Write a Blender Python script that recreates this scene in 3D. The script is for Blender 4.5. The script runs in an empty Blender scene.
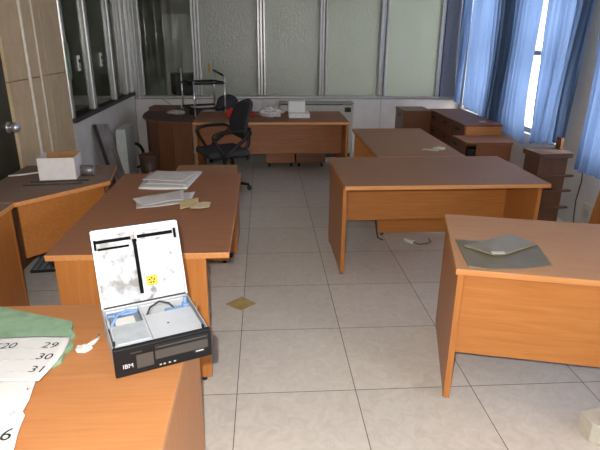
import bpy, bmesh, math, random
from mathutils import Vector, Matrix, noise
random.seed(7)
C = bpy.context.scene.collection
sc = bpy.context.scene
R = math.radians

# ------------------------------------------------------------------ camera
PITCH, ROLL, YAW, FPX = 0.348239706, 0.00938436, 0.06845504, 527.0047
F = Vector((math.sin(YAW)*math.cos(PITCH), math.cos(YAW)*math.cos(PITCH), -math.sin(PITCH)))
Rv = Vector((math.cos(YAW), -math.sin(YAW), 0)); Uv = Rv.cross(F)
R2 = Rv*math.cos(ROLL) + Uv*math.sin(ROLL); U2 = -Rv*math.sin(ROLL) + Uv*math.cos(ROLL)
cd = bpy.data.cameras.new('camera'); cam = bpy.data.objects.new('camera', cd); C.objects.link(cam)
M = Matrix((R2, U2, -F)).transposed().to_4x4(); M.translation = Vector((0, 0, 1.70)); cam.matrix_world = M
cd.sensor_width = 36; cd.lens = FPX/600*36; cd.clip_start = 0.05
sc.camera = cam

# ------------------------------------------------------------------ world, lights, exposure
sc.view_settings.view_transform = 'Standard'; sc.view_settings.look = 'None'
sc.view_settings.gamma = 1; sc.view_settings.use_curve_mapping = False
sc.view_settings.exposure = 0.0
w = bpy.data.worlds.new('overcast_sky'); sc.world = w; w.use_nodes = True
bg = w.node_tree.nodes['Background']; bg.inputs[0].default_value = (1.0, 0.97, 0.93, 1); bg.inputs[1].default_value = 13.5

def lamp(name, kind, loc, energy, color=(1, 1, 1), **kw):
    l = bpy.data.lights.new(name, kind); l.energy = energy; l.color = color
    for k, v in kw.items(): setattr(l, k, v)
    o = bpy.data.objects.new(name, l); o.location = loc; C.objects.link(o); return o
# the camera's own flash, a hand's width up and left of the lens
fl = lamp('camera_flash', 'SPOT', (-0.05, 0.0, 1.775), 265, (1.0, 0.955, 0.90), shadow_soft_size=0.012, spot_size=R(105), spot_blend=0.6)
fl.rotation_euler = F.to_track_quat('-Z', 'Y').to_euler()
# window openings in the right wall (y0, y1); daylight enters through them (portals only guide sampling)
ZS, ZH = 0.68, 2.55
WINS = [(6.62, 7.72), (4.98, 6.12), (2.95, 4.58), (0.6, 2.3), (-1.6, 0.1)]  # last two openings are out of view, added to let in light
XR, XL, YB, YF, ZC = 2.90, -1.85, 7.85, -2.4, 2.95
def portal(y0, y1, x):
    o = lamp('daylight_portal', 'AREA', (x, (y0+y1)/2, (ZS+ZH)/2), 1, shape='RECTANGLE', size=ZH-ZS, size_y=y1-y0)
    o.rotation_euler = (0, R(90), 0); o.data.cycles.is_portal = True
for a, b in WINS: portal(a, b, XR+0.13)
portal(8.3, 10.6, XR+0.13)

# ------------------------------------------------------------------ materials
def lin(c): return tuple(((v/255)/12.92 if v/255 <= .04045 else ((v/255+.055)/1.055)**2.4) for v in c)+(1,)
class NT:
    def __init__(s, name):
        s.m = bpy.data.materials.new(name); s.m.use_nodes = True; s.t = s.m.node_tree; s.n = s.t.nodes
        s.b = s.n['Principled BSDF']; s.out = s.n['Material Output']
    def new(s, t, **kw):
        n = s.n.new(t)
        for k, v in kw.items(): setattr(n, k, v)
        return n
    def link(s, a, b): s.t.links.new(a, b)
def plain(name, col, rough=.5, metal=0, var=.06, scale=30, bump=0, spec=.5, coat=0):
    t = NT(name); b = t.b
    b.inputs['Roughness'].default_value = rough; b.inputs['Metallic'].default_value = metal
    b.inputs['Specular IOR Level'].default_value = spec; b.inputs['Coat Weight'].default_value = coat
    tc = t.new('ShaderNodeTexCoord'); nz = t.new('ShaderNodeTexNoise'); nz.inputs['Scale'].default_value = scale
    nz.inputs['Detail'].default_value = 4
    t.link(tc.outputs['Object'], nz.inputs['Vector'])
    cr = t.new('ShaderNodeValToRGB'); c = lin(col)
    cr.color_ramp.elements[0].position = .3; cr.color_ramp.elements[1].position = .7
    cr.color_ramp.elements[0].color = tuple(v*(1-var*2) for v in c[:3])+(1,)
    cr.color_ramp.elements[1].color = tuple(min(1, v*(1+var)) for v in c[:3])+(1,)
    t.link(nz.outputs['Fac'], cr.inputs['Fac']); t.link(cr.outputs['Color'], b.inputs['Base Color'])
    if bump:
        bp = t.new('ShaderNodeBump'); bp.inputs['Strength'].default_value = bump; bp.inputs['Distance'].default_value = .004
        t.link(nz.outputs['Fac'], bp.inputs['Height']); t.link(bp.outputs['Normal'], b.inputs['Normal'])
    return t.m
def wood(name, c1, c2, axis='x', rough=.38, dust=None, dustamt=0.0, gs=1.9):
    t = NT(name); b = t.b; b.inputs['Roughness'].default_value = rough
    tc = t.new('ShaderNodeTexCoord'); mp = t.new('ShaderNodeMapping')
    s = {'x': (1.2, 22, 22), 'y': (22, 1.2, 22), 'z': (22, 22, 1.2)}[axis]
    mp.inputs['Scale'].default_value = tuple(v*gs for v in s)
    t.link(tc.outputs['Object'], mp.inputs['Vector'])
    n1 = t.new('ShaderNodeTexNoise'); n1.inputs['Scale'].default_value = 1.6; n1.inputs['Detail'].default_value = 6; n1.inputs['Distortion'].default_value = .6
    t.link(mp.outputs['Vector'], n1.inputs['Vector'])
    cr = t.new('ShaderNodeValToRGB'); cr.color_ramp.elements[0].position = .3; cr.color_ramp.elements[1].position = .68
    cr.color_ramp.elements[0].color = lin(c2); cr.color_ramp.elements[1].color = lin(c1)
    t.link(n1.outputs['Fac'], cr.inputs['Fac']); col = cr.outputs['Color']
    if dust:
        n2 = t.new('ShaderNodeTexNoise'); n2.inputs['Scale'].default_value = 3.5; n2.inputs['Detail'].default_value = 7; n2.inputs['Roughness'].default_value = .65
        t.link(tc.outputs['Object'], n2.inputs['Vector'])
        mr = t.new('ShaderNodeMapRange'); mr.inputs['From Min'].default_value = .3; mr.inputs['From Max'].default_value = .7
        mr.inputs['To Min'].default_value = dustamt*.6; mr.inputs['To Max'].default_value = min(1, dustamt*1.3)
        t.link(n2.outputs['Fac'], mr.inputs['Value'])
        mx = t.new('ShaderNodeMix', data_type='RGBA'); t.link(mr.outputs[0], mx.inputs[0]); t.link(col, mx.inputs[6]); mx.inputs[7].default_value = lin(dust)
        col = mx.outputs[2]
        ad = t.new('ShaderNodeMath', operation='MULTIPLY_ADD'); ad.inputs[1].default_value = .5; ad.inputs[2].default_value = rough
        t.link(mr.outputs[0], ad.inputs[0]); t.link(ad.outputs[0], b.inputs['Roughness'])
    t.link(col, b.inputs['Base Color'])
    return t.m
W = {}
W['x'] = wood('cherry_wood', (190, 125, 64), (177, 110, 51), 'x')
W['z'] = wood('cherry_wood_upright', (188, 122, 62), (173, 106, 49), 'z')
W['edge'] = wood('cherry_edge', (210, 146, 88), (196, 130, 74), 'x')
W['gx'] = wood('dimmed_cherry_wood', (164, 106, 64), (144, 88, 50), 'x')  # darker copy of the cherry, with the flash falloff put into its colour
W['dx'] = wood('dark_cherry_wood', (124, 76, 48), (104, 60, 36), 'x')
W['dz'] = wood('dark_cherry_upright', (122, 78, 52), (100, 62, 42), 'z')
W['vdz'] = wood('brown_stained_wood', (112, 80, 62), (92, 64, 50), 'z')
W['top'] = wood('cherry_top', (192, 129, 76), (180, 116, 65), 'x', .32, (150, 125, 105), .10)
W['topB'] = wood('dusty_brown_top', (160, 104, 70), (144, 90, 60), 'y', .5, (132, 106, 86), .22)
W['topC'] = wood('dusty_cherry_top', (166, 110, 70), (150, 94, 58), 'x', .42, (156, 128, 104), .4)
W['topD'] = wood('dusty_bright_top', (204, 140, 84), (188, 122, 70), 'x', .42, (196, 162, 130), .45)
W['topL'] = wood('grimy_top', (136, 100, 78), (116, 84, 66), 'x', .6, (128, 116, 106), .5)
black = plain('black_plastic', (24, 24, 26), .45)
foam = plain('black_foam', (14, 14, 16), .9, spec=.1)
dark = plain('dark_metal', (46, 44, 44), .5)
fabric = plain('charcoal_fabric', (66, 67, 72), .9, 0, .15, 160, .4, .2)
white = plain('white_paper', (212, 211, 208), .8, 0, .02, 8)
paper2 = plain('grey_white_paper', (206, 200, 198), .8, 0, .05, 14)
cream = plain('cream_paper', (214, 188, 140), .8, 0, .06, 14)
chrome = plain('chrome', (205, 205, 208), .28, .75, .02)
alu = plain('brushed_aluminium', (184, 184, 182), .33, .55, .05, 12)
alud = plain('dull_aluminium', (140, 142, 144), .42, .7, .05, 12)
galv = plain('zinc_plate', (196, 200, 206), .42, .35, .05, 20)
whitep = plain('white_plastic', (222, 222, 218), .5, 0, .03)
creamp = plain('cream_plastic', (196, 192, 178), .5, 0, .05)
greyp = plain('grey_enamel', (168, 170, 168), .5, 0, .05)
blue = plain('blue_plastic', (116, 148, 196), .4)
yellow = plain('yellow_label', (240, 200, 20), .6, 0, .02)
red = plain('red_cloth', (196, 52, 30), .8, 0, .15, 30)
green = plain('green_cloth_board', (136, 166, 136), .75, 0, .10, 25, .15)
panelp = plain('lilac_grey_panel', (214, 209, 205), .5, 0, .04, 6)
wallw = plain('white_wall_paint', (206, 204, 198), .8, 0, .05, 5, .1)
ceilm = plain('ceiling_paint', (214, 212, 206), .9, 0, .03, 3)
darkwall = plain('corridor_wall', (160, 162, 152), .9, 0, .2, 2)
card = plain('cardboard', (160, 118, 78), .85, 0, .08, 20)
ochre = plain('ochre_card', (186, 160, 108), .8, 0, .10, 15)
ink = plain('black_ink', (30, 30, 34), .7)
ink2 = plain('faint_ink', (176, 176, 184), .8)
redink = plain('red_ink', (190, 60, 50), .8)
ledge = plain('dark_ledge', (66, 62, 60), .6, 0, .1, 20)
sleeve = plain('grey_vinyl', (122, 112, 90), .35, 0, .08, 12)
sleeve2 = plain('grey_vinyl_top', (142, 132, 110), .35, 0, .08, 12)
doorm = plain('dark_green_door', (58, 58, 46), .35, 0, .2, 6)

def marble():
    t = NT('travertine_cladding'); b = t.b; b.inputs['Roughness'].default_value = .55
    tc = t.new('ShaderNodeTexCoord'); nz = t.new('ShaderNodeTexNoise'); nz.inputs['Scale'].default_value = 4; nz.inputs['Detail'].default_value = 8; nz.inputs['Distortion'].default_value = 1.2
    mp = t.new('ShaderNodeMapping'); mp.inputs['Scale'].default_value = (1.4, 1.8, 1.1)
    t.link(tc.outputs['Object'], mp.inputs[0]); t.link(mp.outputs[0], nz.inputs['Vector'])
    cr = t.new('ShaderNodeValToRGB'); cr.color_ramp.elements[0].position = .3; cr.color_ramp.elements[1].position = .7
    cr.color_ramp.elements[0].color = lin((188, 164, 130)); cr.color_ramp.elements[1].color = lin((204, 181, 148))
    t.link(nz.outputs['Fac'], cr.inputs[0]); t.link(cr.outputs[0], b.inputs['Base Color']); return t.m
marble_m = marble()

def floor_mat():
    t = NT('floor_tiles'); b = t.b
    tc = t.new('ShaderNodeTexCoord'); mp = t.new('ShaderNodeMapping')
    S = .599; mp.inputs['Location'].default_value = (.1569/S, -2.2087/S, 0); mp.inputs['Scale'].default_value = (1/S, 1/S, 1)
    t.link(tc.outputs['Object'], mp.inputs[0])
    sx = t.new('ShaderNodeSeparateXYZ'); t.link(mp.outputs[0], sx.inputs[0])
    def edge(o):
        fr = t.new('ShaderNodeMath', operation='FRACT'); t.link(o, fr.inputs[0])
        s = t.new('ShaderNodeMath', operation='SUBTRACT'); t.link(fr.outputs[0], s.inputs[0]); s.inputs[1].default_value = .5
        a = t.new('ShaderNodeMath', operation='ABSOLUTE'); t.link(s.outputs[0], a.inputs[0])
        g = t.new('ShaderNodeMath', operation='GREATER_THAN'); t.link(a.outputs[0], g.inputs[0]); g.inputs[1].default_value = .5-.0034
        return g
    ex, ey = edge(sx.outputs[0]), edge(sx.outputs[1])
    mxx = t.new('ShaderNodeMath', operation='MAXIMUM'); t.link(ex.outputs[0], mxx.inputs[0]); t.link(ey.outputs[0], mxx.inputs[1])
    n1 = t.new('ShaderNodeTexNoise'); n1.inputs['Scale'].default_value = 13; n1.inputs['Detail'].default_value = 9; n1.inputs['Roughness'].default_value = .7; n1.inputs['Distortion'].default_value = 1.5
    t.link(tc.outputs['Object'], n1.inputs['Vector'])
    cr = t.new('ShaderNodeValToRGB'); e = cr.color_ramp.elements
    e[0].position = .25; e[0].color = lin((200, 192, 182)); e[1].position = .72; e[1].color = lin((224, 217, 208))
    t.link(n1.outputs['Fac'], cr.inputs[0])
    # per-tile tint
    fl = t.new('ShaderNodeVectorMath', operation='FLOOR'); t.link(mp.outputs[0], fl.inputs[0])
    wn = t.new('ShaderNodeTexWhiteNoise'); t.link(fl.outputs[0], wn.inputs['Vector'])
    mr = t.new('ShaderNodeMapRange'); mr.inputs['To Min'].default_value = .94; mr.inputs['To Max'].default_value = 1.04; t.link(wn.outputs['Value'], mr.inputs[0])
    mu = t.new('ShaderNodeVectorMath', operation='SCALE'); t.link(cr.outputs[0], mu.inputs[0]); t.link(mr.outputs[0], mu.inputs['Scale'])
    mx = t.new('ShaderNodeMix', data_type='RGBA'); t.link(mxx.outputs[0], mx.inputs[0]); t.link(mu.outputs[0], mx.inputs[6]); mx.inputs[7].default_value = lin((84, 76, 70))
    t.link(mx.outputs[2], b.inputs['Base Color'])
    b.inputs['Roughness'].default_value = .33
    bp = t.new('ShaderNodeBump'); bp.inputs['Strength'].default_value = .08; t.link(n1.outputs['Fac'], bp.inputs['Height']); t.link(bp.outputs[0], b.inputs['Normal'])
    return t.m
floor_m = floor_mat()

def clear_glass(name, tint, gloss=.5, rough=.03):
    t = NT(name); t.n.remove(t.b)
    tr = t.new('ShaderNodeBsdfTransparent'); tr.inputs[0].default_value = tint
    gl = t.new('ShaderNodeBsdfGlossy'); gl.inputs['Roughness'].default_value = rough
    lw = t.new('ShaderNodeLayerWeight'); lw.inputs[0].default_value = .5
    pw = t.new('ShaderNodeMath', operation='POWER'); t.link(lw.outputs['Facing'], pw.inputs[0]); pw.inputs[1].default_value = 4
    fr = t.new('ShaderNodeMath', operation='MULTIPLY_ADD'); t.link(pw.outputs[0], fr.inputs[0]); fr.inputs[1].default_value = .6; fr.inputs[2].default_value = .04
    mx = t.new('ShaderNodeMixShader'); t.link(fr.outputs[0], mx.inputs[0]); t.link(tr.outputs[0], mx.inputs[1]); t.link(gl.outputs[0], mx.inputs[2])
    t.link(mx.outputs[0], t.out.inputs[0]); return t.m
glass_m = clear_glass('clear_glass', (.93, .95, .92, 1))
winglass = clear_glass('window_glass', (.97, .98, 1, 1))
def frosted():
    t = NT('textured_glass'); t.n.remove(t.b)
    tc = t.new('ShaderNodeTexCoord'); mp = t.new('ShaderNodeMapping'); mp.inputs['Scale'].default_value = (62, 1, 40); t.link(tc.outputs['Object'], mp.inputs[0])
    vo = t.new('ShaderNodeTexVoronoi'); vo.inputs['Scale'].default_value = 1; t.link(mp.outputs[0], vo.inputs['Vector'])
    bp = t.new('ShaderNodeBump'); bp.inputs['Strength'].default_value = .35; bp.inputs['Distance'].default_value = .006; t.link(vo.outputs['Distance'], bp.inputs['Height'])
    nz = t.new('ShaderNodeTexNoise'); nz.inputs['Scale'].default_value = 2.2; nz.inputs['Detail'].default_value = 5; t.link(tc.outputs['Object'], nz.inputs['Vector'])
    cr = t.new('ShaderNodeValToRGB'); cr.color_ramp.elements[0].color = lin((138, 142, 132)); cr.color_ramp.elements[1].color = lin((168, 170, 158)); t.link(nz.outputs['Fac'], cr.inputs[0])
    df = t.new('ShaderNodeBsdfDiffuse'); t.link(cr.outputs[0], df.inputs[0]); t.link(bp.outputs[0], df.inputs['Normal'])
    tl = t.new('ShaderNodeBsdfTranslucent'); tl.inputs[0].default_value = (.58, .61, .55, 1); t.link(bp.outputs[0], tl.inputs['Normal'])
    m1 = t.new('ShaderNodeMixShader'); m1.inputs[0].default_value = .6; t.link(df.outputs[0], m1.inputs[1]); t.link(tl.outputs[0], m1.inputs[2])
    gl = t.new('ShaderNodeBsdfGlossy'); gl.inputs['Roughness'].default_value = .25; t.link(bp.outputs[0], gl.inputs['Normal'])
    m2 = t.new('ShaderNodeMixShader'); m2.inputs[0].default_value = .06; t.link(m1.outputs[0], m2.inputs[1]); t.link(gl.outputs[0], m2.inputs[2])
    t.link(m2.outputs[0], t.out.inputs[0]); return t.m
frost_m = frosted()
def curtain_mat():
    t = NT('blue_curtain_cloth'); t.n.remove(t.b)
    tc = t.new('ShaderNodeTexCoord'); nz = t.new('ShaderNodeTexNoise'); nz.inputs['Scale'].default_value = 3; t.link(tc.outputs['Object'], nz.inputs['Vector'])
    cr = t.new('ShaderNodeValToRGB'); cr.color_ramp.elements[0].color = lin((86, 108, 144)); cr.color_ramp.elements[1].color = lin((104, 126, 162)); t.link(nz.outputs['Fac'], cr.inputs[0])
    df = t.new('ShaderNodeBsdfDiffuse'); tl = t.new('ShaderNodeBsdfTranslucent')
    t.link(cr.outputs[0], df.inputs[0]); t.link(cr.outputs[0], tl.inputs[0])
    mx = t.new('ShaderNodeMixShader'); mx.inputs[0].default_value = .38; t.link(df.outputs[0], mx.inputs[1]); t.link(tl.outputs[0], mx.inputs[2])
    t.link(mx.outputs[0], t.out.inputs[0]); return t.m
curt_m = curtain_mat()
def grille_mat():
    t = NT('perforated_bezel'); b = t.b; b.inputs['Roughness'].default_value = .4
    tc = t.new('ShaderNodeTexCoord'); mp = t.new('ShaderNodeMapping'); mp.inputs['Rotation'].default_value = (0, R(45), 0); mp.inputs['Scale'].default_value = (150, 150, 150)
    t.link(tc.outputs['Object'], mp.inputs[0]); sx = t.new('ShaderNodeSeparateXYZ'); t.link(mp.outputs[0], sx.inputs[0])
    def s(o):
        f = t.new('ShaderNodeMath', operation='FRACT'); t.link(o, f.inputs[0])
        g = t.new('ShaderNodeMath', operation='GREATER_THAN'); g.inputs[1].default_value = .32; t.link(f.outputs[0], g.inputs[0]); return g
    a, c = s(sx.outputs[0]), s(sx.outputs[2])
    mn = t.new('ShaderNodeMath', operation='MULTIPLY'); t.link(a.outputs[0], mn.inputs[0]); t.link(c.outputs[0], mn.inputs[1])
    mx = t.new('ShaderNodeMix', data_type='RGBA'); t.link(mn.outputs[0], mx.inputs[0]); mx.inputs[6].default_value = lin((88, 83, 78)); mx.inputs[7].default_value = lin((22, 22, 24))
    t.link(mx.outputs[2], b.inputs['Base Color']); return t.m
grille_m = grille_mat()
def lidmat(nm='worn_lid_inside', scl=30, p0=.28, p1=.41):
    t = NT(nm); b = t.b; b.inputs['Roughness'].default_value = .45; b.inputs['Metallic'].default_value = .1
    tc = t.new('ShaderNodeTexCoord'); nz = t.new('ShaderNodeTexNoise'); nz.inputs['Scale'].default_value = scl; nz.inputs['Detail'].default_value = 8; t.link(tc.outputs['Object'], nz.inputs['Vector'])
    cr = t.new('ShaderNodeValToRGB'); e = cr.color_ramp.elements; e[0].position = p0; e[0].color = lin((110, 108, 106)); e[1].position = p1; e[1].color = lin((168, 173, 180)); t.link(nz.outputs['Fac'], cr.inputs[0])
    t.link(cr.outputs[0], b.inputs['Base Color']); return t.m
lid_m = lidmat()
def meshy():
    t = NT('key_rows'); b = t.b; b.inputs['Roughness'].default_value = .5
    return t.m

# ------------------------------------------------------------------ mesh helpers
def new_obj(name, mesh, parent=None):
    o = bpy.data.objects.new(name, mesh); C.objects.link(o)
    if parent: o.parent = parent
    return o
class MB:
    def __init__(s): s.bm = bmesh.new()
    def box(s, x0, x1, y0, y1, z0, z1, mi=0, topmi=None):
        v = [s.bm.verts.new(p) for p in [(x0,y0,z0),(x1,y0,z0),(x1,y1,z0),(x0,y1,z0),(x0,y0,z1),(x1,y0,z1),(x1,y1,z1),(x0,y1,z1)]]
        for i, q in enumerate([(0,3,2,1),(4,5,6,7),(0,1,5,4),(1,2,6,5),(2,3,7,6),(3,0,4,7)]):
            f = s.bm.faces.new([v[k] for k in q]); f.material_index = topmi if (topmi is not None and i < 2) else mi
        return s
    def prism(s, poly, z0, z1, mi=0, topmi=None):
        n = len(poly); a = sum(poly[i][0]*poly[(i+1)%n][1]-poly[(i+1)%n][0]*poly[i][1] for i in range(n))
        if a < 0: poly = poly[::-1]
        b = [s.bm.verts.new((p[0], p[1], z0)) for p in poly]; t = [s.bm.verts.new((p[0], p[1], z1)) for p in poly]
        f = s.bm.faces.new(b[::-1]); f.material_index = topmi if topmi is not None else mi
        f = s.bm.faces.new(t); f.material_index = topmi if topmi is not None else mi
        for i in range(n):
            f = s.bm.faces.new((b[i], b[(i+1)%n], t[(i+1)%n], t[i])); f.material_index = mi
        return s
    def tube(s, pts, r, seg=8, closed=False, mi=0):
        pts = [Vector(p) for p in pts]; n = len(pts); rings = []
        rr = r if isinstance(r, (list, tuple)) else [r]*n
        up = None
        for i, p in enumerate(pts):
            if closed: d = pts[(i+1)%n]-pts[(i-1)%n]
            else: d = pts[min(i+1, n-1)]-pts[max(i-1, 0)]
            d.normalize()
            if up is None: up = d.orthogonal().normalized()
            else:
                up = up-d*up.dot(d); up.normalize()
            sd = d.cross(up)
            rings.append([s.bm.verts.new(p+(up*math.cos(2*math.pi*k/seg)+sd*math.sin(2*math.pi*k/seg))*rr[i]) for k in range(seg)])
        m = n if closed else n-1
        for i in range(m):
            a, b = rings[i], rings[(i+1)%n]
            for k in range(seg):
                f = s.bm.faces.new((a[k], a[(k+1)%seg], b[(k+1)%seg], b[k])); f.smooth = True; f.material_index = mi
        if not closed:
            s.bm.faces.new(rings[0][::-1]).material_index = mi; s.bm.faces.new(rings[-1]).material_index = mi
        return s
    def ball(s, c, r, sc_=(1,1,1), seg=12, mi=0):
        res = bmesh.ops.create_uvsphere(s.bm, u_segments=seg, v_segments=seg//2+2, radius=r)
        for v in res['verts']: v.co = Vector((v.co.x*sc_[0], v.co.y*sc_[1], v.co.z*sc_[2]))+Vector(c)
        for v in res['verts']:
            for f in v.link_faces: f.smooth = True; f.material_index = mi
        return s
    def xf(s, m):
        bmesh.ops.transform(s.bm, matrix=m, verts=s.bm.verts); return s
    def build(s, name, mats, parent=None, bevel=0, sub=0):
        bmesh.ops.recalc_face_normals(s.bm, faces=s.bm.faces)
        me = bpy.data.meshes.new(name); s.bm.to_mesh(me); s.bm.free()
        for m in (mats if isinstance(mats, (list, tuple)) else [mats]): me.materials.append(m)
        o = new_obj(name, me, parent)
        if bevel:
            b = o.modifiers.new('bevel', 'BEVEL'); b.width = bevel; b.segments = 2; b.limit_method = 'ANGLE'
        if sub:
            b = o.modifiers.new('sub', 'SUBSURF'); b.levels = sub; b.render_levels = sub
            for p in me.polygons: p.use_smooth = True
        return o
def tag(o, label, cat, group=None, kind=None):
    o['label'] = label; o['category'] = cat
    if group: o['group'] = group
    if kind: o['kind'] = kind
    return o
def empty(name, loc, rz=0, label=None, cat=None, group=None):
    o = bpy.data.objects.new(name, None); C.objects.link(o); o.location = loc; o.rotation_euler = (0, 0, rz); o.empty_display_size = .1
    if label: tag(o, label, cat, group)
    return o
def struct(o): o['kind'] = 'structure'; return o

# ================================================================== ROOM SHELL
struct(MB().box(XL-2.6, XR+.25, YF-.2, 11.4, -.1, 0).build('floor', floor_m))
struct(MB().box(XL-2.6, XR+.25, YF-.2, 11.4, ZC, ZC+.1).build('ceiling', ceilm))
struct(MB().box(XL-2.6, XR+.25, YF-.2, YF, 0, ZC).build('wall_rear', wallw))
# right wall with window openings
mb = MB(); allw = WINS[::-1]+[(8.3, 10.6)]
mb.box(XR, XR+.25, YF, 11.4, 0, ZS); mb.box(XR, XR+.25, YF, 11.4, ZH, ZC)
prev = YF
for a, b in allw:
    mb.box(XR, XR+.25, prev, a, ZS, ZH); prev = b
mb.box(XR, XR+.25, prev, 11.4, ZS, ZH)
struct(mb.build('wall_right', wallw))
for i, (a, b) in enumerate(WINS+[(8.3, 10.6)]):
    fr = MB()
    for y in (a, b-.05): fr.box(XR+.06, XR+.11, y, y+.05, ZS, ZH)
    for z in (ZS, ZH-.05, 1.50): fr.box(XR+.06, XR+.11, a+.05, b-.05, z, z+.05)
    fr.box(XR+.055, XR+.115, (a+b)/2-.03, (a+b)/2+.03, ZS+.05, ZH-.05)
    f = struct(fr.build('window_%d' % (i+1), alud, None, .003))
    MB().box(XR+.08, XR+.086, a+.02, b-.02, ZS+.02, ZH-.02).build('pane', winglass, f)
# left wall: door, travertine pillar, parapet and glazed partition
mb = MB(); mb.box(XL-.2, XL, 4.08, 4.83, 0, 1.345); mb.box(XL-.2, XL, 4.08, 4.83, 1.35, ZC)
mb.box(XL-.2, XL, 4.835, 5.26, 0, 1.345); mb.box(XL-.2, XL, 4.835, 5.26, 1.35, ZC)
wl = struct(mb.build('wall_left', marble_m, None, .002))
mb = MB(); mb.box(XL-.2, XL, YF, 3.05, 0, ZC); mb.box(XL-.2, XL, 3.05, 4.079, 2.12, ZC)
struct(mb.build('wall_left_near', wallw))
mb = MB(); mb.box(XL-.14, XL-.02, 3.06, 3.10, 0, 2.11); mb.box(XL-.14, XL-.02, 3.10, 4.07, 2.07, 2.11)
fr = struct(mb.build('door_1', alud, None, .002))
MB().box(XL-.065, XL-.015, 3.11, 4.065, .01, 2.06).build('door_leaf', doorm, fr, .002)
mb = MB(); mb.tube([(XL-.014, 3.97, 1.04), (XL+.0, 3.97, 1.04)], .040, 16); mb.tube([(XL+.0, 3.97, 1.04), (XL+.02, 3.97, 1.04)], .013, 12)
mb.ball((XL+.045, 3.97, 1.04), .038, (.8, 1, 1), 16); mb.build('door_knob', chrome, fr)
# parapets below the glass
mb = MB()
for a, b in ((5.27, 6.02), (6.025, 6.90), (6.905, 7.84)): mb.box(XL-.08, XL, a, b, 0, .86)
struct(mb.build('wall_left_parapet', panelp, None, .003))
struct(MB().box(XL-.16, XL+.03, 5.27, 7.80, .862, .90).build('trim_1', ledge, None, .003))
mb = MB(); xs = [-1.85, -.94, -.03, .85, 1.715, 2.895]
for a, b in zip(xs[:-1], xs[1:]): mb.box(a+.003, b-.003, YB, YB+.08, 0, .80)
struct(mb.build('wall_back', panelp, None, .003))
# aluminium framing of the back partition
mb = MB()
mb.box(XL, XR, YB-.01, YB+.07, .802, .845); mb.box(XL, XR, YB+.0, YB+.07, 2.60, 2.68)
for x in (-.94, -.03, .85, 1.715):
    mb.box(x-.062, x-.022, YB-.012, YB+.07, .845, 2.6); mb.box(x+.022, x+.062, YB-.012, YB+.07, .845, 2.6); mb.box(x-.022, x+.022, YB+.01, YB+.06, .845, 2.6)
mb.box(2.52, 2.58, YB-.012, YB+.07, .845, 2.6); mb.box(-1.85, -1.70, YB, YB+.07, .845, 2.6)
struct(mb.build('trim_2', alu, None, .012))
struct(MB().box(2.585, XR, YB-.02, YB+.08, .846, 2.6).build('wall_back_pier', plain('grey_pier_paint', (128, 130, 140), .6)))
struct(MB().box(XL-.2, XR, YB, YB+.1, 2.68, ZC).build('wall_back_upper', wallw))
struct(MB().box(-1.70, -1.00, YB+.03, YB+.036, .845, 2.6).build('window_11', glass_m))
for i, (a, b) in enumerate([(-.88, -.09), (.03, .79), (.91, 1.655), (1.775, 2.52)]):
    struct(MB().box(a, b, YB+.03, YB+.036, .845, 2.6).build('window_%d' % (12+i), frost_m))
# left partition posts
mb = MB()
for y0, y1 in ((5.27, 5.35), (5.98, 6.07), (6.86, 6.94), (7.46, 7.49)): mb.box(XL-.06, XL+.012, y0, y1, .90, 2.6)
mb.box(XL-.06, XL+.012, 7.70, 7.84, .90, 2.6)
mb.box(XL-.06, XL, 5.27, 7.84, 2.6, 2.68)
struct(mb.build('trim_3', alu, None, .014))
struct(MB().box(XL-.2, XL, 5.27, YB, 2.68, ZC).build('wall_left_upper', wallw))
for i, (a, b) in enumerate([(5.35, 5.98), (6.07, 6.86), (6.94, 7.46), (7.49, 7.70)]):
    struct(MB().box(XL-.03, XL-.024, a, b, .90, 2.6).build('window_%d' % (16+i), glass_m))
# rooms beyond the glass
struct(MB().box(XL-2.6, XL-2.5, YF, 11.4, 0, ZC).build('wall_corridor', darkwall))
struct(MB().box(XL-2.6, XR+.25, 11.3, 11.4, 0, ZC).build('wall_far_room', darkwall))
struct(MB().box(.82, .88, YB+.9, 11.3, 0, ZC).build('wall_light_divider', plain('light_divider_paint', (120, 122, 116), .9)))  # unseen wall, added to keep light off the left textured panes
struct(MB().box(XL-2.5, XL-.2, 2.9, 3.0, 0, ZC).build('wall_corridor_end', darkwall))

# ================================================================== FITTINGS ON THE WALLS
for y0, r_, lab in ((4.42, .013, 'wider white conduit running up the travertine wall beside the dark door'), (4.66, .008, 'thin pale conduit running up the travertine wall, nearer the glass')):
    o = MB().tube([(XL+r_, y0, .02), (XL+r_, y0, ZC-.01)], r_, 10).build('wall_conduit', plain('conduit_paint', (216, 208, 194), .5)); tag(o, lab, 'pipe')
o = MB().tube([(XL+.11, 7.68, .80), (XL+.11, 7.70, ZC-.02)], .013, 10).build('white_pole', whitep); tag(o, 'thin white pole standing in the far left corner of the glass partitions', 'pole')
o = MB().box(XL+.013, XL+.019, 5.275, 5.36, 1.27, 1.60).build('green_notice', plain('pale_green_sheet', (120, 138, 118), .6)); tag(o, 'narrow pale green sheet fixed to the edge of the left glazing', 'sheet')
for y, lab in ((5.70, 'small white wall phone behind the left glazing, nearer the travertine'), (6.48, 'small white wall phone behind the left glazing, nearer the far corner')):
    e = empty('wall_phone', (XL-.022, y, 1.40), 0, lab, 'phone', None)
    MB().box(0, .012, -.035, .035, -.075, .075).build('phone_body', whitep, e, .003)
    MB().tube([(.012, 0, .02), (.018, 0, .02)], .02, 14).build('dial', black, e)
    MB().tube([(.013, 0, -.01), (.016, 0, -.05)], .004, 6).build('cord', black, e)
o = MB().prism([(-.79, 0), (-.765, .0), (-.755, .035), (-.765, .11), (-.79, .12)], 0, .002).xf(Matrix.Translation((0, YB+.025, 1.18)) @ Matrix.Rotation(R(90), 4, 'X')).build('yellow_sticker', plain('yellow_tape', (190, 150, 30), .6))
tag(o, 'torn yellow sticker on the textured glass above the chrome rack', 'sticker')
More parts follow.
